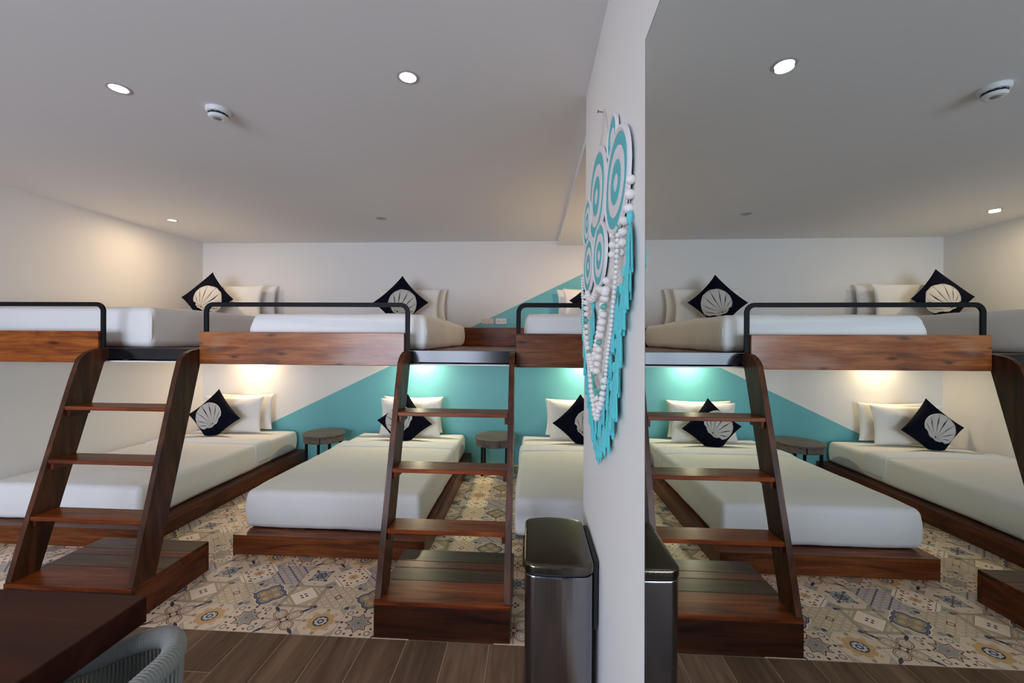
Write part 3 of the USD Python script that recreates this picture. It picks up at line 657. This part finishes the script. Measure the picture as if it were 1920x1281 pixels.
for xa, xb, z0, z1, mt, lab, kind in [(-.575, -.437, 1.642, 1.712, CREAMPLASTIC, 'cream double switch plate on the back wall above the headboard ledge', 0), (-.415, -.285, 1.645, 1.715, WHITEPLASTIC, 'white double power outlet on the back wall beside the cream switch plate', 1)]:
    t = thing('wall_outlet', lab, 'outlet', loc=(xa, YB, z0)); yo = YB - .0012
    add(t, 'cover_plate', box(xa, xb, yo - .009, yo, z0, z1, .003), mt)
    for q in (0, 1):
        xc = xa + (xb - xa) * (.27 + .46 * q)
        if kind: add(t, 'socket', cat(*[box(xc + d - .002, xc + d + .002, yo - .0096, yo - .008, (z0 + z1) / 2 - .007, (z0 + z1) / 2 + .007) for d in (-.008, .008)]), DARKSLOT)
        else: add(t, 'rocker', box(xc - .022, xc + .022, yo - .012, yo - .008, z0 + .012, z1 - .012, .002), mt)

# ------------------------------------------------------------------ pedal bin
x0, x1, y0, y1, bh = -.018, .226, 1.445, 1.815, .685
def outline(off=0.0, r=.04):
    bow, bow2 = .008, .028; n = 14; s = np.linspace(-1, 1, n); P = [(x0 + (x1 - x0) * (q + 1) / 2, y0 - bow * (1 - q * q) + 0.0) for q in s] + [(x0 + (x1 - x0) * (1 - q) / 2, y1 + bow2 * (1 - q * q)) for q in s]
    return sg.Polygon(P).buffer(off).buffer(-r).buffer(r)
t = thing('pedal_bin', 'slim brushed steel pedal bin standing against the partition', 'bin', loc=((x0 + x1) / 2, (y0 + y1) / 2, 0))
def stack(rings):
    """Rings (offset, z) of the bin outline, lofted; first and last are capped."""
    base = np.array(outline(0).exterior.segmentize(.005).coords)[:-1]; c = base.mean(0); n = len(base); Vv, F = [], []
    d = base - np.roll(base, 1, 0); tn = np.roll(base, -1, 0) - np.roll(base, 1, 0); nn = np.stack([tn[:, 1], -tn[:, 0]], -1); nn /= np.linalg.norm(nn, axis=1, keepdims=True)
    if sg.Polygon(base).exterior.is_ccw is False: nn = -nn
    for o, z, *sc in rings: Vv.append(np.column_stack([c + (base + nn * o - c) * (sc[0] if sc else 1), np.full(n, z)]))
    for i in range(len(rings) - 1):
        for k in range(n):
            l = (k + 1) % n; F += [(i * n + k, i * n + l, (i + 1) * n + l), (i * n + k, (i + 1) * n + l, (i + 1) * n + k)]
    Vv = np.vstack(Vv); a, b = len(Vv), len(Vv) + 1; Vv = np.vstack([Vv, [*c, rings[0][1]], [*c, rings[-1][1]]]); L = (len(rings) - 1) * n
    for k in range(n):
        l = (k + 1) % n; F += [(a, l, k), (b, L + k, L + l)]
    m = trimesh.Trimesh(Vv, np.array(F), process=False); m.invert() if m.volume < 0 else None; return m
add(t, 'base_ring', stack([(-.002, .001), (.001, .006), (.001, .03), (-.001, .032)]), BLACKPLASTIC, 35)
add(t, 'body', stack([(-.003, .0325), (-.003, .634), (-.006, .640), (-.02, .641)]), STEEL, 35)
add(t, 'lid_gap', stack([(-.012, .6405), (-.012, .650)]), DARKSLOT, 35)
add(t, 'lid', stack([(-.004, .6495), (.0, .652), (.001, .670), (0, .677), (-.003, .6805), (-.008, .682), (-.016, .6826), (-.016, .6832, .85), (-.016, .6842, .6), (-.016, .6848, .3), (-.016, .685, .05)]), STEEL_LID, 40)
add(t, 'hinge_cover', box(x1 + .003, x1 + .022, y0 + .06, y1 - .01, .42, .668, .004), BLACKPLASTIC, label='black hinge housing')
add(t, 'pedal', box(x0 - .02, x0 - .002, (y0 + y1) / 2 - .05, (y0 + y1) / 2 + .05, .008, .020, .003), BLACKPLASTIC)

# ------------------------------------------------------------------ table and rope chair
tx0, tx1, ty0, ty1 = -2.75, -1.053, -.35, 1.084
t = thing('dining_table', 'thick dark brown wooden table at the lower left corner', 'table', loc=(-1.9, .37, 0))
add(t, 'table_top', box(tx0, tx1, ty0, ty1, .678, .75, .0025), TABLEWOOD)
for x in (tx0 + .22, tx1 - .52): add(t, 'leg', box(x, x + .08, ty0 + .2, ty1 - .2, .001, .6775, .003), TABLEWOOD)
t = thing('rope_chair', 'grey woven rope armchair tucked under the dark table', 'chair', loc=(-1.15, .77, 0))
yc = .775; hw = .305; xb = -.885
half = [(-1.42, hw - .03, .46), (-1.34, hw, .505), (-1.22, hw + .004, .555), (-1.10, hw + .002, .610), (-1.0, hw - .006, .645), (-.935, hw - .04, .658), (xb - .008, hw - .10, .662), (xb, hw - .18, .664)]
ctrl = [(x, yc + y, z) for x, y, z in half] + [(xb + .004, yc, .666)] + [(x, yc - y, z) for x, y, z in half[::-1]]
rim = catmull(ctrl, 110)
L = np.concatenate([[0], np.cumsum(np.linalg.norm(np.diff(rim, axis=0), axis=1))])
add(t, 'wrapped_rim', tube(rim, .026 + .0009 * np.sin(L / .0014), 12), ROPE, True)
seatz = .40
def low(p):     # a rim point's foot on the seat frame
    c = np.array([-1.17, yc]); d = p[:2] - c; q = c + d * .86; return np.array([q[0], q[1], seatz])
ropes, ropes2 = [], []
step = .0135; want = np.arange(.06, L[-1] - .06, step)
for k, s in enumerate(want):
    p = np.array([np.interp(s, L, rim[:, i]) for i in range(3)]); q = low(p); mid = (p + q) / 2
    out = p[:2] - np.array([-1.17, yc]); out = out / np.linalg.norm(out)
    mid[:2] += out * .02
    ropes.append(tube(catmull([p, mid, q], 4), .0038, 5, caps=False))
    ropes2.append(tube(catmull([p + [*out * .018, -.005], mid + [*out * .014, 0], q + [*out * .010, 0]], 4), .0038, 5, caps=False))
add(t, 'inner_rope_lacing', cat(*ropes), ROPE, True, kind='stuff'); add(t, 'outer_rope_lacing', cat(*ropes2), ROPE, True, kind='stuff')
fr_ = np.array([low(p) for p in rim[::22]]); fr_ = np.vstack([fr_, fr_[:1]])
add(t, 'seat_frame', tube(fr_, .014, 8), CHAIRFRAME, True)
sp = sg.Polygon(fr_[:, :2]).buffer(-.02)
add(t, 'seat_cushion', extrude(sp, .05, lambda v: v + np.array([0, 0, seatz - .01])), CUSHION)
for sx, sy in ((-1.38, .22), (-1.38, -.22), (-.98, .20), (-.98, -.20)):
    add(t, 'leg', tube([(sx, yc + sy, seatz - .005), (sx * 1.0 + (.02 if sx > -1.1 else -.02), yc + sy * 1.12, .001)], [.014, .010], 10), CHAIRFRAME, True)

# ------------------------------------------------------------------ beaded wall hanging
nail = thing('wall_nail', 'small metal nail in the partition holding up the hanging', 'nail', loc=(XW, 1.49, 2.273))
add(nail, 'shank', tube([(XW + .005, 1.488, 2.271), (XW - .02, 1.488, 2.274)], .0018, 8), STEEL)
add(nail, 'head', tube([(XW - .02, 1.488, 2.274), (XW - .0225, 1.488, 2.2743)], .0055, 12), STEEL)
H = thing('wall_hanging', 'turquoise and white macrame hanging with beads and tassels on the partition', 'wall hanging', loc=(XW, 1.53, 1.7))
SC = XW / .2474     # the measured points lay on x = .2474
K = lambda y, z, o=0.0: np.array([XW - .006 - o, y * (XW - .006 - o) / .2474, HC + (z - HC) * (XW - .006 - o) / .2474])
add(H, 'hanging_cord', tube([K(1.464, 2.27), K(1.40, 2.17), K(1.36, 2.06)], .0018, 5), STRING, True)
add(H, 'hanging_cord', tube([K(1.464, 2.27), K(1.50, 2.20), K(1.56, 2.17)], .0018, 5), STRING, True)
def annulus(cy, cz, ry, rz, a, b, th, o):
    """A flat crocheted ring between the fractions a and b of the radius."""
    prof = [(a, 0), (a, th * .7), ((a + b) / 2, th), (b, th * .7), (b, 0)] if a > 0 else [(0, 0), (0, th), (b * .6, th), (b, th * .7), (b, 0)]
    n = 48; Vv, F = [], []
    for i in range(n):
        ph = 2 * math.pi * i / n
        for r, h in prof:
            p = K(cy + ry * r * math.cos(ph), cz + rz * r * math.sin(ph), o); p[0] -= h; Vv.append(p)
    k = len(prof)
    for i in range(n):
        j = (i + 1) % n
        for q in range(k):
            l = (q + 1) % k; F += [(i * k + q, j * k + q, j * k + l), (i * k + q, j * k + l, i * k + l)]
    m = trimesh.Trimesh(np.array(Vv), np.array(F), process=False); m.fix_normals(); return m
for cy, cz, ry, rz, o in [(1.281, 2.080, .074, .062, 0), (1.220, 1.921, .172, .148, .004), (1.582, 2.005, .200, .168, 0), (1.835, 1.975, .13, .10, .002), (1.509, 1.768, .146, .118, .003), (1.792, 1.781, .150, .118, .001)]:
    a = add(H, 'crochet_disc', annulus(cy, cz, ry, rz, .88, 1.0, .010, o), YARN_W, 30)
    if rz < .08:
        add(H, 'turquoise_ring', annulus(cy, cz, ry, rz, .45, .88, .008, o), YARN_T2, 30, sub=a); add(H, 'white_centre', annulus(cy, cz, ry, rz, 0, .45, .008, o), YARN_W, 30, sub=a); continue
    add(H, 'turquoise_ring', annulus(cy, cz, ry, rz, .66, .88, .008, o), YARN_T2, 30, sub=a)
    add(H, 'white_ring', annulus(cy, cz, ry, rz, .42, .66, .009, o), YARN_W, 30, sub=a)
    add(H, 'turquoise_centre', annulus(cy, cz, ry, rz, .17, .42, .009, o), YARN_T2, 30, sub=a)
    add(H, 'white_centre', annulus(cy, cz, ry, rz, 0, .17, .008, o), YARN_W, 30, sub=a)
def strand(pts, r, o, name='wooden_bead', mat=None, gap=1.0, jit=.0, every=0):
    path = catmull(np.array([K(y, z, o) for y, z in pts]), 16); l = np.concatenate([[0], np.cumsum(np.linalg.norm(np.diff(path, axis=0), axis=1))])
    n = int(l[-1] / (2 * r * gap)); C = [np.array([np.interp((k + .5) / n * l[-1], l, path[:, i]) for i in range(3)]) for k in range(n)]
    add(H, 'bead_string', tube(path[::3], .0012, 4), STRING, True)
    for k, c in enumerate(C):
        c = c + RNG.uniform(-1, 1, 3) * jit * np.array([.3, 1, .6])
        if name == 'wooden_bead': add(H, 'mint_bead' if every and k % every == every - 2 else name, sphere(c, r * RNG.uniform(.92, 1.06) * (.85 if every and k % every == every - 2 else 1), 2, (1, 1, .92)), (BEAD_G if every and k % every == every - 2 else BEAD_W), True)
    if name != 'wooden_bead':
        add(H, name, cat(*[sphere(c, r, 1) for c in C]), mat or BEAD_W, True, kind='stuff')
B = .0125
strand([(1.055, 1.885), (1.065, 1.85), (1.085, 1.785)], .0135, .004)
strand([(1.13, 1.80), (1.16, 1.74), (1.19, 1.70)], .0125, .006)
strand([(1.285, 1.80), (1.292, 1.76), (1.30, 1.715)], .0115, .008)
strand([(1.20, 1.80), (1.215, 1.74), (1.235, 1.67)], .006, .010, 'seed_bead_strand', BEAD_G)
strand([(1.212, 1.775), (1.222, 1.72), (1.23, 1.665), (1.265, 1.582), (1.30, 1.50), (1.358, 1.409), (1.40, 1.303)], .0068, .018, 'small_bead_strand', BEAD_W)
strand([(2.045, 1.774), (2.01, 1.65), (1.966, 1.524), (1.86, 1.41), (1.751, 1.305)], .0068, .012, 'small_bead_strand', BEAD_W)
strand([(1.40, 1.34), (1.45, 1.26), (1.52, 1.20), (1.559, 1.17)], .0115, .02); strand([(1.751, 1.33), (1.70, 1.26), (1.62, 1.20), (1.56, 1.165)], .0115, .02)
strand([(1.385, 1.675), (1.42, 1.60), (1.47, 1.53), (1.515, 1.479), (1.56, 1.40), (1.595, 1.335)], .0135, .016, every=5)
strand([(1.43, 1.64), (1.47, 1.57), (1.52, 1.51), (1.60, 1.44), (1.655, 1.385)], .0115, .012)
strand([(1.90, 1.675), (1.885, 1.60), (1.87, 1.53), (1.83, 1.443), (1.74, 1.38), (1.64, 1.325)], .0125, .014, every=6)
strand([(1.86, 1.68), (1.80, 1.645), (1.70, 1.63), (1.58, 1.655), (1.50, 1.645), (1.40, 1.62)], .0125, .018)
strand([(1.56, 1.26), (1.53, 1.225), (1.545, 1.195)], .010, .026); strand([(1.60, 1.25), (1.57, 1.22), (1.56, 1.185)], .009, .026)
for d in (0, .012, .024): strand([(1.403 + d, 1.36 - d), (1.46, 1.305 - d), (1.545, 1.277 - d), (1.63, 1.29 - d), (1.68 - d, 1.32 - d)], .0048, .016 + d * .3, 'seed_bead_strand', BEAD_G)
def tassel(y, zt, zb, w, o, seed):
    rg = np.random.default_rng(seed); a = None
    a = add(H, 'tassel', cat(*[tube(catmull([K(y + u * w * .25, zt - .028, o + v * .4), K(y + u * w * .8 + rg.uniform(-.006, .006), (zt * .55 + zb * .45), o + v * .9), K(y + u * w + rg.uniform(-.008, .008), zb + rg.uniform(0, .025), o + v)], 4), rg.uniform(.0017, .0028), 4) for u, v in zip(rg.uniform(-1, 1, 34), rg.uniform(0, .014, 34))]), YARN_T, True)
    add(H, 'tassel_head', tube([K(y, zt, o + .003), K(y, zt - .012, o + .003), K(y, zt - .03, o + .003)], [.006, .0085, .007], 8), YARN_T, True, sub=a)
right = [(1.066, 1.79, 1.625), (1.115, 1.66, 1.535), (1.08, 1.70, 1.565), (1.15, 1.62, 1.475), (1.18, 1.55, 1.385), (1.205, 1.47, 1.30), (1.24, 1.40, 1.225), (1.28, 1.34, 1.165), (1.345, 1.27, 1.105), (1.41, 1.21, 1.075), (1.475, 1.17, 1.04), (1.54, 1.13, 1.015)]
left = [(1.605, 1.16, 1.035), (1.67, 1.20, 1.06), (1.735, 1.25, 1.11), (1.80, 1.31, 1.165), (1.86, 1.38, 1.22), (1.915, 1.46, 1.30), (1.955, 1.54, 1.38), (1.99, 1.62, 1.46), (2.02, 1.70, 1.54)]
inner_t = [(1.28, 1.56, 1.42), (1.31, 1.48, 1.33), (1.36, 1.40, 1.25), (1.43, 1.32, 1.18), (1.50, 1.25, 1.12), (1.58, 1.23, 1.11), (1.66, 1.28, 1.15), (1.72, 1.56, 1.43), (1.68, 1.62, 1.48), (1.80, 1.40, 1.26), (1.74, 1.34, 1.20), (1.21, 1.62, 1.47)]
for k, (y, a, b) in enumerate(right + left): tassel(y, a, b, .034, .002, 100 + k)
for k, (y, a, b) in enumerate(inner_t): tassel(y, a, b, .034, .0, 200 + k)
